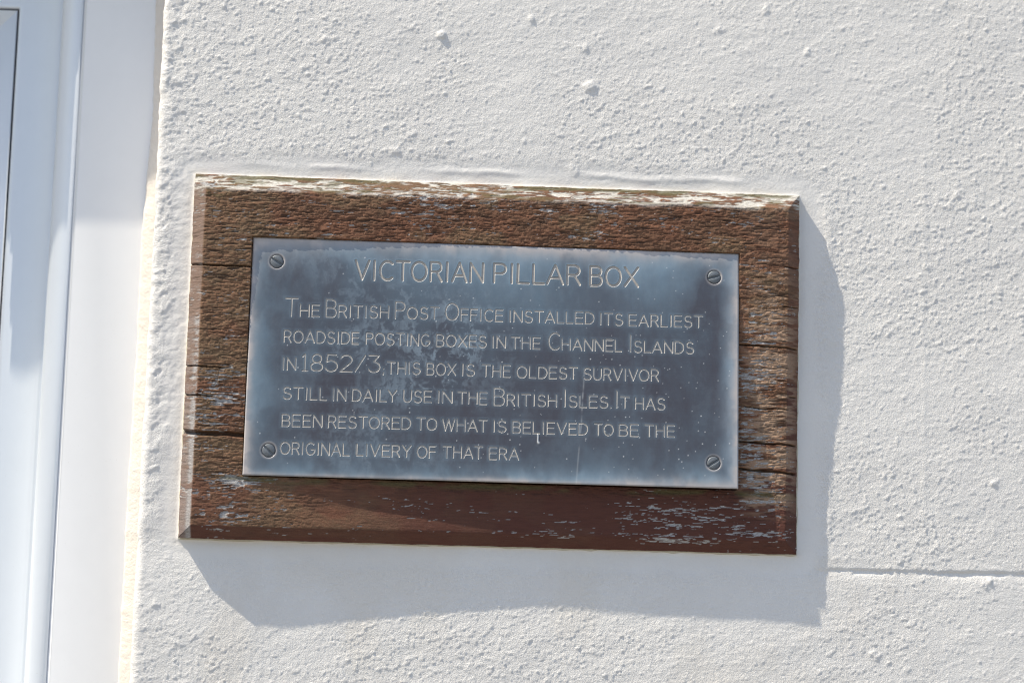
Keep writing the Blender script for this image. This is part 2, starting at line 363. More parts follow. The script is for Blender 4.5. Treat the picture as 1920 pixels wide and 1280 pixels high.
# ------------------------------------------------------------------ window at the left
WIN = empty('window', (WX - .5, .1, -.95)); setw(WIN, (WX - .5, .1, -.95))
tag(WIN, 'white plastic window beside the rendered wall, half in shade', 'window')
RX1 = WX + .03                                             # outer line of the frame, behind the render
zt = at(20, 18, .104)[2]; xin = (at(35, 20, .104)[0] + at(0, 560, .104)[0]) / 2
INS = RX1 - xin; RZ1 = zt + INS; RZ0 = -1.0; RX0 = OX0 - .03
def sweep(name, prof, m_, closed=False, smooth=False):     # profile of (inset, y) carried round the opening with mitred corners
    v = []; k = len(prof)
    for (sx_, sz_, cx, cz_) in ((1, 1, RX0, RZ0), (-1, 1, RX1, RZ0), (-1, -1, RX1, RZ1), (1, -1, RX0, RZ1)):
        for (i_, y) in prof: v.append((cx + sx_ * i_, y, cz_ + sz_ * i_))
    f = []; kk = k if closed else k - 1
    for q in range(4):
        r = (q + 1) % 4
        for i in range(kk): f.append((q * k + i, r * k + i, r * k + (i + 1) % k, q * k + (i + 1) % k))
    return build(name, v, f, m_, WIN, smooth=smooth)
xb = (at(163, 0, .074)[0] + at(90, 1280, .074)[0]) / 2; xl = (at(120, 0, .09)[0] + at(43, 1280, .09)[0]) / 2
ib, il, ii = RX1 - xb, RX1 - xl, INS
sweep('outer_frame', [(0, .13), (0, .0745), (.002, .074), (ib - .0015, .074), (ib, .0752), (ib + .0003, .0768), (ib + .0022, .0772), (ib + .0024, .13)], M_paint)
prof = [(ib + .0026, .1)]
for a in np.linspace(0, 1, 12):
    ang = math.pi * a; prof.append((ib + .0026 + (il - ib - .0026) * .5 * (1 - math.cos(ang)), .0800 - .0065 * math.sin(ang) ** .8 + .016 * a ** 3))
prof += [(il + .0005, .108)]
sweep('frame_bead', prof, M_pvc, smooth=True)
prof = []
for a in np.linspace(0, 1, 14):
    prof.append((il - .001 + (ii - il - .001) * a, .1035 + .0030 * math.sin(math.pi * a) - .0008 * math.exp(-((a - 1) / .12) ** 2) + .003 * math.exp(-(a / .06) ** 2)))
prof += [(ii - .0012, .106), (ii - .0012, .118)]
sweep('sash', prof, M_pvc, smooth=True)
sweep('gasket', [(ii - .0012, .107), (ii + .0008, .107), (ii + .0008, .118)], M_gask)
def bead(sides):                                           # four glazing bars mitred at the corners, each a piece of its own
    cs_ = ((RX0, RZ0, 1, 1), (RX1, RZ0, -1, 1), (RX1, RZ1, -1, -1), (RX0, RZ1, 1, -1))
    prof = [(ii + .0008, .116), (ii + .0008, .1052), (ii + .0012, .1048), (ii + .034, .1075), (ii + .035, .109), (ii + .035, .116)]
    for q in range(4):
        r = (q + 1) % 4; v = []
        g = .0005
        for e, (cx, cz_, a, c_) in enumerate((cs_[q], cs_[r])):
            for (i_, y) in prof:
                px_, pz_ = cx + a * i_, cz_ + c_ * i_
                if q % 2 == 0: px_ += (g if e == 0 else -g)
                else: pz_ += (c_ * g)
                v.append((px_, y, pz_))
        k = len(prof)
        build('glazing_bar', v, [(i, i + k, i + 1 + k, i + 1) for i in range(k - 1)] + [tuple(range(k)), tuple(range(k, 2 * k))[::-1]], M_pvc, WIN)
bead(4)
v, f = boxv(RX0 + ii + .005, RX1 - ii - .005, .112, .116, RZ0 + ii + .005, RZ1 - ii - .005); build('glass_pane', v, f, M_glass, WIN)
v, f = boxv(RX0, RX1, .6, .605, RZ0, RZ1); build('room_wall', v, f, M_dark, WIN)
# sealant run between frame and render
n_ = 420; zz = np.linspace(-.95, HEAD, n_); v = []
sx0 = np.array([at(x_, y_, .068)[0] for x_, y_ in ((291, 0), (283, 230), (263, 450), (255, 640), (233, 1000), (220, 1280))]); sz0 = np.array([at(x_, y_, .068)[2] for x_, y_ in ((291, 0), (283, 230), (263, 450), (255, 640), (233, 1000), (220, 1280))])
for i, z in enumerate(zz):
    xl_ = np.interp(z, sz0[::-1], sx0[::-1]) + .0016 * (float(vn(z * 60, 1, 5)) - .5) + .0012 * (float(vn(z * 230, 7, 5)) - .5)
    dd = .0015 * float(vn(z * 120, 3, 6))
    for (a, y) in ((0, .0742), (.0008, .070 - dd), (.003, .066 - dd), (.012, .064), (.03, .056), (.04, .05)):
        v.append((xl_ + a, y, z))
k = 6; f = [(i * k + j, i * k + j + 1, (i + 1) * k + j + 1, (i + 1) * k + j) for i in range(n_ - 1) for j in range(k - 1)]
build('sealant_strip', v, f, M_seal, WIN, smooth=True)

# ------------------------------------------------------------------ the plaque
PLQ = empty('wall_plaque', (0, 0, BZ0)); setw(PLQ, (0, 0, BZ0))
tag(PLQ, 'engraved bronze plaque screwed to a weathered brown wooden board on the white wall', 'plaque')

# backing board ---------------------------------------------------------------
st = .00062
nx = int((BX1 - BX0) / st) + 1; nz = int((BZ1 - BZ0) / st) + 1
bx = np.linspace(BX0, BX1, nx); bz = np.linspace(BZ0, BZ1, nz); X, Z = np.meshgrid(bx, bz)
def streak(fx, fz, seed, oct=4): return fbm(X * fx + .15 * fbm(X * 30, Z * 30, seed, 2), Z * fz, seed, oct, .55)
D = board_d(X, Z)
bwl = .0120 + .001 * (fbm(X * 0, Z * 40, 3, 2) - .5); bwr = .0120; bwt = .0150 + .004 * (fbm(X * 30, Z * 0, 4, 3) - .5); bwb = .0115
el, er, et, eb = (X - BX0), (BX1 - X), (BZ1 - Z), (Z - BZ0)
ramp_ = np.minimum(np.minimum(el / bwl, er / bwr), np.minimum(et / bwt, eb / bwb))
r1 = np.clip(ramp_, 0, 1.3); soft = np.where(r1 < .93, r1, .93 + .07 * (1 - np.exp(-(r1 - .93) / .07)))
bev_drop = np.where((et / bwt <= ramp_ + 1e-9), .0088, np.where(el / bwl <= ramp_ + 1e-9, .0088, .0105))
D = D - bev_drop * (1 - soft)
onbev = 1 - sst(.93, 1.05, ramp_)
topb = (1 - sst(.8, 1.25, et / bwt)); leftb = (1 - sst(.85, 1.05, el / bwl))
def blob(px, py, rx, rz): p = at(px, py, -.018); return np.exp(-((X - p[0]) / (rx / 2000)) ** 2 - ((Z - p[2]) / (rz / 2000)) ** 2)
fis = .5 * streak(60, 620, 2, 3) + .5 * streak(110, 1100, 3, 2); fis2 = streak(230, 1150, 12, 3); flk = streak(260, 560, 22, 3)
# where the paint has gone
bias = -.235 * np.ones_like(X) - .10 * (Z < PZ0) * sst(at(520, 900)[0], at(600, 900)[0], X) * (1 - sst(at(1120, 900)[0], at(1200, 900)[0], X))
for (px, py, rx, rz, a) in [(1120, 390, 150, 26, .22), (800, 385, 90, 40, .24), (1110, 445, 40, 8, .25), (900, 360, 700, 10, .12), (1400, 410, 50, 14, .2), (420, 745, 45, 45, .36), (370, 790, 35, 60, .25), (395, 915, 60, 22, .30), (425, 965, 34, 16, .38),
                        (440, 900, 30, 18, .40), (480, 905, 40, 8, .25), (760, 948, 60, 22, .17), (880, 958, 90, 22, .17), (1070, 985, 60, 20, .2), (1230, 970, 80, 45, .24), (1330, 975, 60, 30, .20), (1430, 945, 40, 22, .30), (1440, 1000, 55, 9, .46), (1380, 1003, 40, 8, .28), (940, 998, 110, 6, .34), (1260, 1010, 90, 8, .26), (560, 1000, 60, 10, .2), (670, 998, 60, 12, .24),
                        (1410, 640, 60, 60, .16), (1415, 705, 55, 26, .42), (1410, 790, 50, 60, .25), (1415, 850, 50, 40, .3), (1420, 900, 50, 22, .34), (1440, 560, 50, 80, .10), (420, 620, 60, 160, .07), (400, 345, 40, 10, .3), (560, 935, 120, 14, .1)]:
    bias = bias + a * blob(px, py, rx, rz)
bareN = .5 + 1.15 * (.35 * streak(40, 300, 32, 3) + .65 * streak(150, 900, 42, 3) - .5)
bare = sst(.515, .565, bareN + np.where(bias > -.235, (bias + .235) * .62 - .235, bias) + .006)
pale = topb * sst(.38, .53, (.55 * streak(26, 220, 52, 3) + .45 * streak(110, 700, 53, 3)) + .12 * blob(1400, 385, 120, 30))
bare = np.maximum(bare, pale * sst(.36, .46, streak(50, 380, 62, 4)))
lw = leftb * np.clip(np.exp(-((el / bwl - .78) / .22) ** 2) * 1.0 + .25, 0, 1) * sst(.46, .60, .6 * streak(70, 130, 72, 3) + .4 * streak(260, 520, 73, 3) + .09 * np.clip((.12 - Z) / .1, -1, 1) + .10 * np.exp(-((Z - BZ0 - .01) / .012) ** 2)) * .8
bare = np.maximum(bare, lw)
# checks running with the grain
crack = np.zeros_like(X)
for (x0, y0, x1, y1, wpx, s) in [(352, 494, 474, 501, 1.5, 1), (334, 808, 462, 816, 4.6, 2), (1384, 646, 1500, 653, 1.8, 3), (1382, 826, 1497, 834, 1.8, 4), (1382, 878, 1497, 888, 2.4, 5), (338, 738, 400, 742, 1.4, 6), (340, 684, 420, 690, 1.0, 7), (1395, 762, 1480, 768, .9, 8), (1468, 574, 1500, 576, 1.2, 9), (1470, 500, 1500, 502, 1.0, 10), (1130, 925, 1132, 950, .01, 11), (1480, 742, 1497, 744, 1.2, 12)]:
    a = at(x0, y0, -.018); c_ = at(x1, y1, -.018); zc = a[2] + (X - a[0]) * (c_[2] - a[2]) / (c_[0] - a[0]) + .0022 * (fbm(X * 70, Z * 0, 90 + s, 3) - .5)
    m_ = np.exp(-((Z - zc) / (wpx * .00042)) ** 4) * sst(a[0] - .001, a[0] + .003, X) * (1 - sst(c_[0] - .003, c_[0] + .001, X)); crack = np.maximum(crack, m_)
lit_fib = np.exp(-((X - at(1440, 700)[0]) / .026) ** 4) * sst(at(1440, 985)[2], at(1440, 930)[2], Z) * (1 - sst(at(1440, 620)[2], at(1440, 480)[2], Z) * .8) * sst(.34, .55, fbm(X * 60, Z * 260, 77, 3))  # bare fibres of the right strip, coloured lighter for the sun on them
fiss = np.clip(sst(.575, .68, fis) * (.6 + .4 * (1 - onbev)), 0, 1)
calm = 1 - sst(at(700, 905)[2], at(700, 940)[2], Z) * 0 - .75 * (1 - sst(at(900, 955)[2], at(900, 905)[2], Z)) * sst(at(560, 900)[0], at(680, 900)[0], X) * (1 - .5 * sst(at(1300, 900)[0], at(1420, 900)[0], X))
calm = np.clip(calm - .45 * (1 - sst(at(900, 950)[2], at(900, 890)[2], Z)) * (1 - sst(at(1250, 900)[0], at(1400, 900)[0], X)), .2, 1)
shaded_red = np.clip(1.0 - sst(at(900, 915)[2] - .004, at(900, 880)[2] + .012, Z) + .35 * (er < bwr) + .25 * (1 - calm), 0, 1) * (.22 + .78 * sst(at(520, 950)[0], at(900, 950)[0], X))  # dark red-brown of the lower board, its shade painted in
shaded_red = np.maximum(shaded_red, .9 * ((eb / bwb < 1.0) | ((er / bwr < 1.0) & (Z < .1))))  # bottom and right bevels darkened in colour to show their shade
D = D + calm * (-.00055 * fiss + .0009 * (fis2 - .5) + .0007 * (sst(.44, .50, flk) - .5) * .6) * (1 - .72 * onbev)
D = D - .00055 * bare + .0009 * (streak(12, 60, 6, 2) - .5)
D = D - .0055 * crack
# pocket the plate is bedded in
pk = box_d(X, Z, PX0 - .0007, PX1 + .0007, PZ0 - .0007, PZ1 + .0007)
D = np.where(pk < 0, np.minimum(D, .0085), D)
mossy = np.clip(np.exp(-((et - .0015) / .0022) ** 2) * sst(.42, .6, fbm(X * 22, Z * 60, 7, 3)) + .7 * topb * sst(.56, .66, streak(30, 200, 8, 3)) + .6 * blob(400, 362, 40, 14) * sst(.4, .6, fis2), 0, 1)
mossy = np.clip(mossy + .9 * np.exp(-((Z - PZ0 + .004) / .003) ** 2) * (Z < PZ0) * sst(.4, .6, fbm(X * 40, Z * 100, 66, 2)), 0, 1) * .85
lich = np.clip(.38 * sst(.50, .66, fbm(X * 22, Z * 34, 17, 3) + .22 * (blob(420, 640, 90, 260) + blob(440, 470, 160, 60) + blob(620, 360, 200, 30) + blob(1430, 600, 60, 60)) - .10 * sst(.02, .2, X)), 0, 1) * (1 - .8 * shaded_red)
jx_ = .0017 * (fbm(X * 0, Z * 110, 45, 4, .6) - .5); jz_ = .0013 * (fbm(X * 80, Z * 0, 46, 4, .6) - .5)
wE = (1 - sst(0, .01, np.minimum(el, er))); wZ = (1 - sst(0, .01, np.minimum(et, eb)))
Xb = X + jx_ * wE + crack * .0014 * ((1 - sst(0, .008, el)) - (1 - sst(0, .008, er))); Zb = Z + jz_ * wZ; Yb = -D
V = np.stack([Xb, Yb, Zb], -1).reshape(-1, 3)
F = gridf(nx, nz)
cx_ = X[:-1, :-1].ravel(); cz_ = Z[:-1, :-1].ravel()
keep = ~((box_d(cx_, cz_, PX0 + .004, PX1 - .004, PZ0 + .004, PZ1 - .004)) < 0)
F = F[keep]
A = {'bare': bare, 'pale': pale, 'tan': leftb, 'lit_fibre': lit_fib, 'fiss': np.clip(fiss * calm * (1 - bare * .6) + crack, 0, 1) * (1 - .6 * topb), 'shaded_red': shaded_red, 'lichen': lich, 'moss': mossy}
A = {k_: a.ravel() for k_, a in A.items()}
# sides of the board down into the wall
ring = np.concatenate([np.arange(nx), np.arange(1, nz) * nx + nx - 1, (nz - 1) * nx + np.arange(nx - 2, -1, -1), np.arange(nz - 2, 0, -1) * nx])
n0 = len(V); side_v = V[ring].copy(); side_v[:, 1] = .003; V = np.vstack([V, side_v]); k = len(ring)
i = np.arange(k); F2 = np.stack([ring[i], n0 + i, n0 + (i + 1) % k, ring[(i + 1) % k]], -1)
fl = np.array([(PX0 + .002, -.0084, PZ0 + .002), (PX1 - .002, -.0084, PZ0 + .002), (PX1 - .002, -.0084, PZ1 - .002), (PX0 + .002, -.0084, PZ1 - .002)])
nf_ = len(V); V = np.vstack([V, fl]); F = np.vstack([F, F2, [[nf_, nf_ + 1, nf_ + 2, nf_ + 3]]])
A = {k_: np.concatenate([a, a[ring], np.zeros(4)]) for k_, a in A.items()}
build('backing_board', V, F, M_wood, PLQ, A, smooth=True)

# lettering: single-line engraver's capitals -----------------------------------
def arc(cx, cy, rx, ry, a0, a1, n=10):
    return [(cx + rx * math.cos(math.radians(a0 + (a1 - a0) * i / n)), cy + ry * math.sin(math.radians(a0 + (a1 - a0) * i / n))) for i in range(n + 1)]
G = {
 'A': (.84, [[(0, 0), (.42, 1), (.84, 0)], [(.14, .32), (.70, .32)]]),
 'B': (.66, [[(0, 0), (0, 1), (.38, 1)] + arc(.38, .765, .24, .235, 90, -90, 8) + [(0, .53)], [(.38, .53)] + arc(.40, .265, .26, .265, 90, -90, 8) + [(0, 0)]]),
 'C': (.76, [arc(.45, .5, .43, .5, 48, 312, 16)]),
 'D': (.76, [[(0, 0), (0, 1), (.30, 1)] + arc(.30, .5, .46, .5, 90, -90, 12) + [(0, 0)]]),
 'E': (.64, [[(.64, 1), (0, 1), (0, 0), (.64, 0)], [(0, .53), (.58, .53)]]),
 'F': (.60, [[(.60, 1), (0, 1), (0, 0)], [(0, .52), (.54, .52)]]),
 'G': (.84, [arc(.45, .5, .43, .5, 48, 330, 16) + [(.84, .25), (.84, .42), (.52, .42)]]),
 'H': (.74, [[(0, 0), (0, 1)], [(.74, 0), (.74, 1)], [(0, .52), (.74, .52)]]),
 'I': (.0, [[(0, 0), (0, 1)]]),
 'L': (.58, [[(0, 1), (0, 0), (.58, 0)]]),
 'N': (.74, [[(0, 0), (0, 1), (.74, 0), (.74, 1)]]),
 'O': (.88, [arc(.44, .5, .44, .5, 0, 360, 22)]),
 'P': (.62, [[(0, 0), (0, 1), (.36, 1)] + arc(.36, .74, .26, .26, 90, -90, 9) + [(0, .48)]]),
 'R': (.66, [[(0, 0), (0, 1), (.38, 1)] + arc(.38, .745, .25, .255, 90, -90, 9) + [(0, .49)], [(.36, .49), (.66, 0)]]),
 'S': (.68, [arc(.35, .755, .29, .245, 30, 250, 11) + arc(.35, .25, .33, .265, 80, -158, 12)]),
 'T': (.74, [[(0, 1), (.74, 1)], [(.37, 1), (.37, 0)]]),
 'U': (.70, [[(0, 1), (0, .34)] + arc(.35, .34, .35, .34, 180, 360, 12) + [(.70, 1)]]),
 'V': (.80, [[(0, 1), (.40, 0), (.80, 1)]]),
 'W': (1.08, [[(0, 1), (.27, 0), (.54, 1), (.81, 0), (1.08, 1)]]),
 'X': (.78, [[(0, 0), (.78, 1)], [(0, 1), (.78, 0)]]),
 'Y': (.78, [[(0, 1), (.39, .48), (.78, 1)], [(.39, .48), (.39, 0)]]),
 '1': (.34, [[(0, .84), (.17, 1), (.17, 0)], [(0, 0), (.34, 0)]]),
 '8': (.72, [arc(.36, .755, .28, .245, 0, 360, 18), arc(.36, .255, .36, .255, 0, 360, 20)]),
 '5': (.72, [[(.64, 1), (.12, 1), (.06, .56)] + arc(.34, .32, .38, .32, 125, -155, 14)]),
 '2': (.74, [arc(.36, .70, .34, .30, 160, -25, 10) + [(0, 0), (.74, 0)]]),
 '/': (.60, [[(0, 0), (.60, 1)]]),
 '3': (.74, [[(.04, 1), (.66, 1), (.34, .62)] + arc(.36, .31, .36, .31, 85, -155, 14)]),
 ';': (.05, [[(.03, .34), (.03, .36)], [(.04, .02), (-.01, -.16)]]),
 '.': (.02, [[(0, .01), (.01, .02)]]),
}
# word, left px, right px, baseline px at left, at right, cap height px, large first letter px
WORDS = [('VICTORIAN', 666, 905, 523.5, 529, 35, 35), ('PILLAR', 926, 1087, 529.5, 533.5, 35, 35), ('BOX', 1107, 1196, 535, 537, 35, 35),
 ('THE', 535, 598, 592, 593.5, 22, 33), ('BRITISH', 611, 728, 593.8, 596, 22, 32), ('POST', 741, 822, 597, 598, 21.5, 31), ('OFFICE', 835, 942, 599.5, 602.5, 21.5, 31), ('INSTALLED', 956, 1113, 603, 607, 21, 21), ('ITS', 1126, 1167, 608.5, 609.5, 21, 21), ('EARLIEST', 1179, 1317, 610.5, 613.5, 21, 21),
 ('ROADSIDE', 532, 672, 641, 644.5, 21.5, 21.5), ('POSTING', 686, 805, 645, 648.5, 21.5, 21.5), ('BOXES', 818, 911, 648.5, 651, 21.5, 21.5), ('IN', 924, 947, 651.5, 652, 21, 21), ('THE', 958, 1012, 652.5, 654, 21, 21), ('CHANNEL', 1028, 1165, 655, 658.5, 21, 31), ('ISLANDS', 1182, 1300, 659.5, 662.5, 21, 31),
 ('IN', 531, 554, 692.5, 693.5, 22, 22), ('1852/3', 566, 712, 694.5, 697.5, 31, 31), (';', 718, 720, 699, 699, 22, 22), ('THIS', 725, 787, 700, 701, 21.5, 21.5), ('BOX', 800, 854, 702, 703, 21.5, 21.5), ('IS', 867, 889, 703.5, 704.5, 21, 21), ('THE', 903, 956, 705, 706.5, 21, 21), ('OLDEST', 969, 1082, 707.5, 710, 21, 21), ('SURVIVOR', 1094, 1234, 711, 714, 21, 21),
 ('STILL', 530, 612, 747, 749.5, 21.5, 21.5), ('IN', 625, 648, 750, 750.5, 21.5, 21.5), ('DAILY', 660, 743, 751, 752.5, 21.5, 21.5), ('USE', 756, 808, 753, 754, 21.5, 21.5), ('IN', 822, 847, 754.5, 755, 21.5, 21.5), ('THE', 858, 912, 755.5, 757.5, 21, 21), ('BRITISH', 926, 1043, 759, 761.5, 21, 31.5), ('ISLES', 1059, 1139, 762, 764, 21, 31.5), ('.', 1145, 1146, 764.5, 764.5, 21, 21), ('IT', 1156, 1179, 764.5, 765.5, 21, 31), ('HAS', 1191, 1246, 766, 767.5, 21, 21),
 ('BEEN', 528, 603, 798.5, 800, 22, 22), ('RESTORED', 615, 769, 800.5, 804, 21.5, 21.5), ('TO', 781, 818, 804.5, 806, 21.5, 21.5), ('WHAT', 829, 913, 807, 808.5, 21.5, 21.5), ('IS', 926, 948, 809, 810, 21, 21), ('BELIEVED', 961, 1101, 811, 814.5, 21, 21), ('TO', 1114, 1149, 815, 816, 21, 21), ('BE', 1161, 1196, 816.5, 817, 21, 21), ('THE', 1209, 1264, 817.5, 819, 21, 21),
 ('ORIGINAL', 525, 654, 850, 854, 22, 22), ('LIVERY', 668, 770, 853.5, 856.5, 21.5, 21.5), ('OF', 782, 816, 857, 857.5, 21.5, 21.5), ('THAT', 830, 904, 857.5, 859, 21.5, 21.5), ('ERA', 917, 972, 860, 861.5, 21, 21)]
STROKES = []                                               # (letter index, segments array, half width)
lid = 0
for (wd, xa, xb_, ya, yb_, cap, big_) in WORDS:
    a = np.array(atp(xa, ya)); e = np.array(atp(xb_, yb_)); tp = np.array(atp(xa, ya - cap)); h = tp[1] - a[1]; hb = h * big_ / cap
    hs = [hb if i == 0 else h for i in range(len(wd))]; gap = .24
    if wd == '1852/3': gap = .18
    ws = [G[c_][0] * hh * (.9 if hh > h * 1.1 else 1) for c_, hh in zip(wd, hs)]
    gp = [gap * h * (.7 if (x in 'LAVT' and y in 'TVYAO') else 1.35 if 'I' in (x + y) else 1) for x, y in zip(wd[:-1], wd[1:])]
    tot = sum(ws) + sum(gp); sc = (e[0] - a[0]) / tot if (tot > .002 and len(wd) > 1) else 1
    x = a[0]
    for i, c_ in enumerate(wd):
        gw, sts = G[c_]; u = (x - a[0]) / max(e[0] - a[0], 1e-6) if len(wd) > 1 else 0
        zb = a[1] + (e[1] - a[1]) * u
        wx = (ws[i] / gw * sc) if gw > 0 else h
        segs = []
        for s_ in sts:
            pts = np.array([(x + p_[0] * wx, zb + p_[1] * hs[i]) for p_ in s_])
            for q in range(len(pts) - 1): segs.append((*pts[q], *pts[q + 1]))
        STROKES.append((lid, np.array(segs), .00125 if cap > 30 and wd in ('VICTORIAN', 'PILLAR', 'BOX') else .00074)); lid += 1
        x += ws[i] * sc + (gp[i] * sc if i < len(gp) else 0)

# plate ------------------------------------------------------------------------
st = .00045
nx = int((PX1 - PX0) / st) + 1; nz = int((PZ1 - PZ0) / st) + 1
px_ = np.linspace(PX0, PX1, nx); pz_ = np.linspace(PZ0, PZ1, nz); X, Z = np.meshgrid(px_, pz_)
D = plate_d(X, Z) + .00010 * (fbm(X * 25, Z * 25, 5, 2) - .5)
dist = np.full(X.shape, 1.0); own = np.full(X.shape, -1, int); hw = np.full(X.shape, .001)
for (li, segs, hwid) in STROKES:
    x0, x1 = min(segs[:, 0].min(), segs[:, 2].min()) - .003, max(segs[:, 0].max(), segs[:, 2].max()) + .003
    z0, z1 = min(segs[:, 1].min(), segs[:, 3].min()) - .003, max(segs[:, 1].max(), segs[:, 3].max()) + .003
    i0, i1 = np.searchsorted(px_, [x0, x1]); j0, j1 = np.searchsorted(pz_, [z0, z1]); s = (slice(j0, j1), slice(i0, i1))
    xx, zz_ = X[s], Z[s]; best = np.full(xx.shape, 1.0)
    for (ax, az_, bx_, bz_) in segs:
        dx, dz = bx_ - ax, bz_ - az_; tt = np.clip(((xx - ax) * dx + (zz_ - az_) * dz) / (dx * dx + dz * dz + 1e-12), 0, 1)
        best = np.minimum(best, np.hypot(xx - ax - tt * dx, zz_ - az_ - tt * dz))
    q = best < dist[s]; dist[s] = np.where(q, best, dist[s]); own[s] = np.where(q, li, own[s]); hw[s] = np.where(q, hwid, hw[s])
gro = np.clip(1 - (dist / hw) ** 2, 0, 1) ** .8
D = D - gro * hw * .68
D = D + .00010 * np.exp(-((dist - hw) / .0005) ** 2)        # burr thrown up beside each cut
SCREWS = [((519, 490), -31), ((1339, 519.6), 18), ((1338, 867.6), 34), ((503.5, 843.7), -42)]
SP = [atp(*s_[0]) for s_ in SCREWS]; SR = .0062
halo = np.zeros_like(X)
for (sx_, sz_) in SP:
    r = np.hypot(X - sx_, Z - sz_); D = D - .0013 * (1 - sst(SR - .0004, SR + .0012, r)); halo = np.maximum(halo, np.exp(-((r - SR - .0008) / .0012) ** 2))
eL, eR, eT, eB = X - PX0, PX1 - X, PZ1 - Z, Z - PZ0; em = np.minimum(np.minimum(eL, eR), np.minimum(eT, eB))
D = D - .0006 * (1 - sst(0, .0012, em))
nz1 = fbm(X * 30, Z * 30, 14, 4) - .5; nz2 = fbm(X * 90, Z * 40, 15, 3) - .5
rimw = lambda e_, w_: np.exp(-np.clip((e_ + .004 * nz1 + .002 * nz2) / w_, 0, 9) ** 1.6)
rim = np.clip(np.maximum.reduce([1.1 * rimw(eT, .0085 + .004 * nz1), 1.1 * rimw(eL, .0050), 1.1 * rimw(eR, .0062), rimw(eB, .0030 + .004 * sst(PX1 - .16, PX1 - .03, X))]) + .65 * halo, 0, 1)
rim = np.clip(rim + .55 * np.exp(-((X - PX0) / .010) ** 2 - ((Z - PZ0) / .028) ** 2) * (1 + 1.5 * nz1), 0, 1)
rim = rim * (.62 + .42 * sst(.35, .6, fbm(X * 70, Z * 70, 89, 4)))
tlc = np.exp(-((X - PX0) / .05) ** 2 - ((Z - PZ1) / .022) ** 2); rim = np.clip(rim + .30 * tlc, 0, 1)
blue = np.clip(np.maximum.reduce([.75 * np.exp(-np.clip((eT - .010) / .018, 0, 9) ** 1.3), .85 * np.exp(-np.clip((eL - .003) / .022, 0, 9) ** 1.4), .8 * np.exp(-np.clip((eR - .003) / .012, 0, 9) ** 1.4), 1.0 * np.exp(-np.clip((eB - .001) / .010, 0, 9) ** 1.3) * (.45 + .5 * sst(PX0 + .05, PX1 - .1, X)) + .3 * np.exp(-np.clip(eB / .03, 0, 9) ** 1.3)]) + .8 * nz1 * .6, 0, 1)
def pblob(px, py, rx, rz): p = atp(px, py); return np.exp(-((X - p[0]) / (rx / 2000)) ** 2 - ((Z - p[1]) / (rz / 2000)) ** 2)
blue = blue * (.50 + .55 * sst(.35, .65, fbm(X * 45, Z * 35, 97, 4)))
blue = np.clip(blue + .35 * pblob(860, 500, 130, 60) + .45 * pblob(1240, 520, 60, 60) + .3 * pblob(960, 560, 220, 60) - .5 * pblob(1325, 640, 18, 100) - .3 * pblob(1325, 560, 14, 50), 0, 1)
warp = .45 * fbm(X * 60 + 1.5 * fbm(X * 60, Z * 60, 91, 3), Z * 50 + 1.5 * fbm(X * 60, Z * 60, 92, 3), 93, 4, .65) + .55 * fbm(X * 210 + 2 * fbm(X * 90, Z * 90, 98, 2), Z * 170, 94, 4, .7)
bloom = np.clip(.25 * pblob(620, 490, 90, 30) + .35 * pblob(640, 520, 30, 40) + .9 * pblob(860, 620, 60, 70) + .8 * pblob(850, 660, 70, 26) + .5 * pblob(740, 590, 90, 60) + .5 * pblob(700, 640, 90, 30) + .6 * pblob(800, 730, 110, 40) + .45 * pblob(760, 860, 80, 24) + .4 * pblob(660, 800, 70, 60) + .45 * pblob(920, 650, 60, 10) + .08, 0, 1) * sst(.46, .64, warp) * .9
halo_l = np.exp(-(np.clip(dist - hw, 0, 1) / .0016)) * (own >= 0); blue = np.clip(blue + .25 * halo_l, 0, 1)
speck = np.zeros_like(X); rr = random.Random(12)
for k in range(330):
    u = rr.random() ** .62; q = (PX0 + .008 + u * (PX1 - PX0 - .016), rr.uniform(PZ0 + .006, PZ1 - .01))
    if rr.random() < sst(.12, .19, q[1]) * .75: continue
    r = rr.choice([.0003, .0003, .00035, .0004, .0005]); i0, i1 = np.searchsorted(px_, [q[0] - .003, q[0] + .003]); j0, j1 = np.searchsorted(pz_, [q[1] - .003, q[1] + .003]); s = (slice(j0, j1), slice(i0, i1))
    g = np.exp(-((X[s] - q[0]) ** 2 + (Z[s] - q[1]) ** 2) / r ** 2) * rr.uniform(.55, 1); speck[s] = np.maximum(speck[s], g)
a0, a1, a2 = np.array(atp(1096, 690)), np.array(atp(1090, 790)), np.array(atp(1081, 900))
ux = np.interp(Z, [a2[1], a1[1], a0[1]], [a2[0], a1[0], a0[0]]) + .0006 * (fbm(X * 0, Z * 60, 95, 2) - .5)
run = np.exp(-((X - ux) / .0007) ** 2) * (Z < a0[1]) * sst(.35, .6, fbm(X * 0, Z * 90, 96, 3)) * (.15 + .3 * np.exp(-((Z - atp(1090, 770)[1]) / .016) ** 2)); speck = np.maximum(speck, run)
d0, d1 = atp(1009, 812), atp(1010, 830)
drip = np.exp(-((X - d0[0]) / .0006) ** 2) * sst(d1[1] - .0002, d1[1] + .001, Z) * (Z < d0[1]) + np.exp(-((X - d1[0]) ** 2 + (Z - d1[1]) ** 2) / .0010 ** 2)
speck = np.clip(np.maximum(speck, drip * .85), 0, 1); D = D + .0005 * np.clip(drip, 0, 1) + .00012 * speck
V = np.stack([X, -D, Z], -1).reshape(-1, 3); F = gridf(nx, nz)
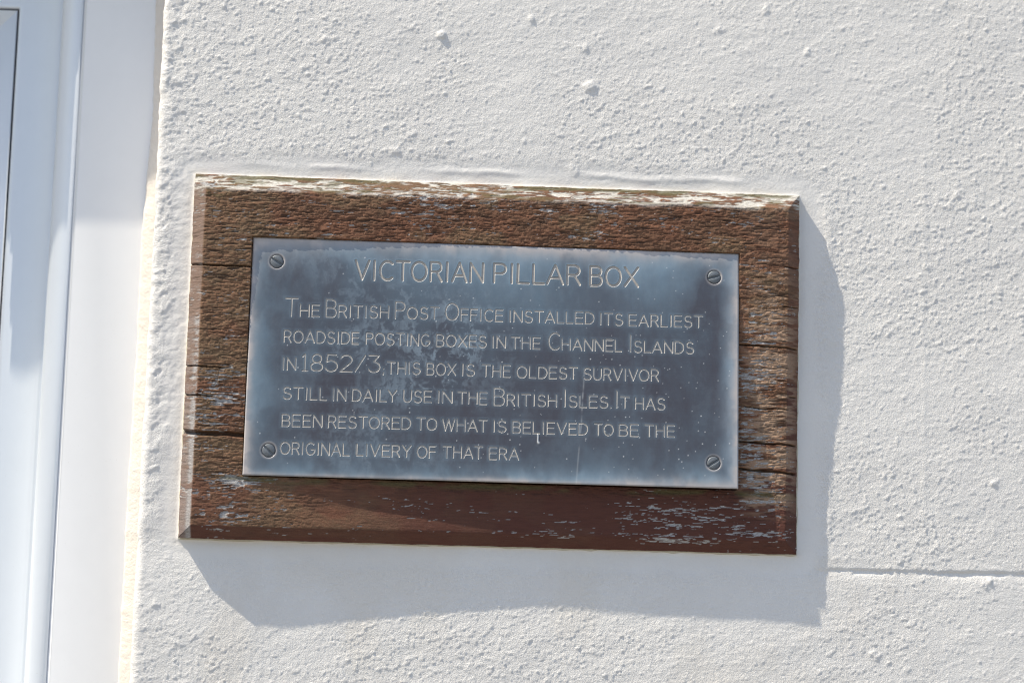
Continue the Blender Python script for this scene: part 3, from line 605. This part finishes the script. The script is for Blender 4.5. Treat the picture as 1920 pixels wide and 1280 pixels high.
glow = (.55 + .55 * sst(.38, .62, fbm(X * 80, Z * 60, 88, 4))) * np.clip(np.exp(-np.clip((eB + .003 * nz2) / .009, 0, 9) ** 1.5) * sst(PX1 - .30, PX1 - .10, X) * .6 * sst(.3, .6, fbm(X * 50, Z * 30, 99, 3)) + .6 * np.exp(-np.clip((eR + .003 * nz1 - .003) / .009, 0, 9) ** 1.5) * (1 - .5 * sst(PZ1 - .1, PZ1, Z)) + .3 * np.exp(-(eT / .03) ** 2) * (nz1 + .3) * 2, 0, 1)
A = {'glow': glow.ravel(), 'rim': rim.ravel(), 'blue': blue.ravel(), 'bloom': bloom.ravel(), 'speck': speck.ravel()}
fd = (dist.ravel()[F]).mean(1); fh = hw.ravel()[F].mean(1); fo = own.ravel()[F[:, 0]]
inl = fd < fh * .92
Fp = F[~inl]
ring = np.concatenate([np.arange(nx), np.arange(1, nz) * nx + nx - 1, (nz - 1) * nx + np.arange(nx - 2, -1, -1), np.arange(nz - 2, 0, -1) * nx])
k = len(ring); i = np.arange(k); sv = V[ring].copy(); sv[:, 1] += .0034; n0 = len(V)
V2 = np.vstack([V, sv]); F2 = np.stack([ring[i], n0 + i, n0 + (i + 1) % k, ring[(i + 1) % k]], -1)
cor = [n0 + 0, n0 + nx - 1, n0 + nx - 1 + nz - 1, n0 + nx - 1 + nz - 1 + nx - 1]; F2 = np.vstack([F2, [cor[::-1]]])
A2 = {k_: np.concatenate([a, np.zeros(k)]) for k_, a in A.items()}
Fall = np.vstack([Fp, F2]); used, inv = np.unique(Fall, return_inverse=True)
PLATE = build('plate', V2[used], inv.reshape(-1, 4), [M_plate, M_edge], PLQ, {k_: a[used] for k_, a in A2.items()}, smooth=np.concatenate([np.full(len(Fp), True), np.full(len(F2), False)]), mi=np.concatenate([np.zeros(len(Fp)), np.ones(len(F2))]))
setw(PLATE, (0, 0, BZ0))
order = np.argsort(fo[inl], kind='stable'); Fi = F[inl][order]; oi = fo[inl][order]
for li in np.unique(oi):
    ff = Fi[oi == li]; used, inv = np.unique(ff, return_inverse=True)
    build('engraved_letter', V[used], inv.reshape(-1, 4), M_let, PLATE, smooth=True)

# screws -----------------------------------------------------------------------
for (sx_, sz_), (_, ang) in zip(SP, SCREWS):
    v = []; f = []; a0 = math.radians(ang); top = .0003; sw = .00085; R_ = SR - .0003
    yb = -float(plate_d(sx_, sz_)) + .0010
    for sg in (1, -1):
        th0 = math.asin(sw / R_); ths = np.linspace(th0, math.pi - th0, 18)
        o_ = [(R_ * math.cos(a), sg * R_ * math.sin(a)) for a in ths]
        i_ = [((R_ - .0009) * math.cos(a), sg * max((R_ - .0009) * math.sin(a), sw + .00018)) for a in ths]
        n_ = len(ths); b0 = len(v)
        for (p, q) in o_: v.append((p, .0012, q))
        for (p, q) in o_: v.append((p, -.0009, q))
        for (p, q) in i_: v.append((p, -.0013, q))
        for a_ in (0, n_):
            for j in range(n_): jj = (j + 1) % n_; f.append((b0 + a_ + j, b0 + a_ + jj, b0 + a_ + n_ + jj, b0 + a_ + n_ + j)[::sg])
        f.append(tuple(b0 + 2 * n_ + j for j in range(n_))[::sg])
    b0 = len(v); ths = np.linspace(0, 2 * math.pi, 24, endpoint=False); v += [(R_ * .98 * math.cos(a), -.0001, R_ * .98 * math.sin(a)) for a in ths]; f.append(tuple(range(b0, b0 + 24)))
    w_ = [(sx_ + p * math.cos(a0) - q * math.sin(a0), yb + y, sz_ + p * math.sin(a0) + q * math.cos(a0)) for p, y, q in v]
    build('screw', w_, f, M_screw, PLQ)

for o in bpy.data.objects:
    if '_w' in o: del o['_w']
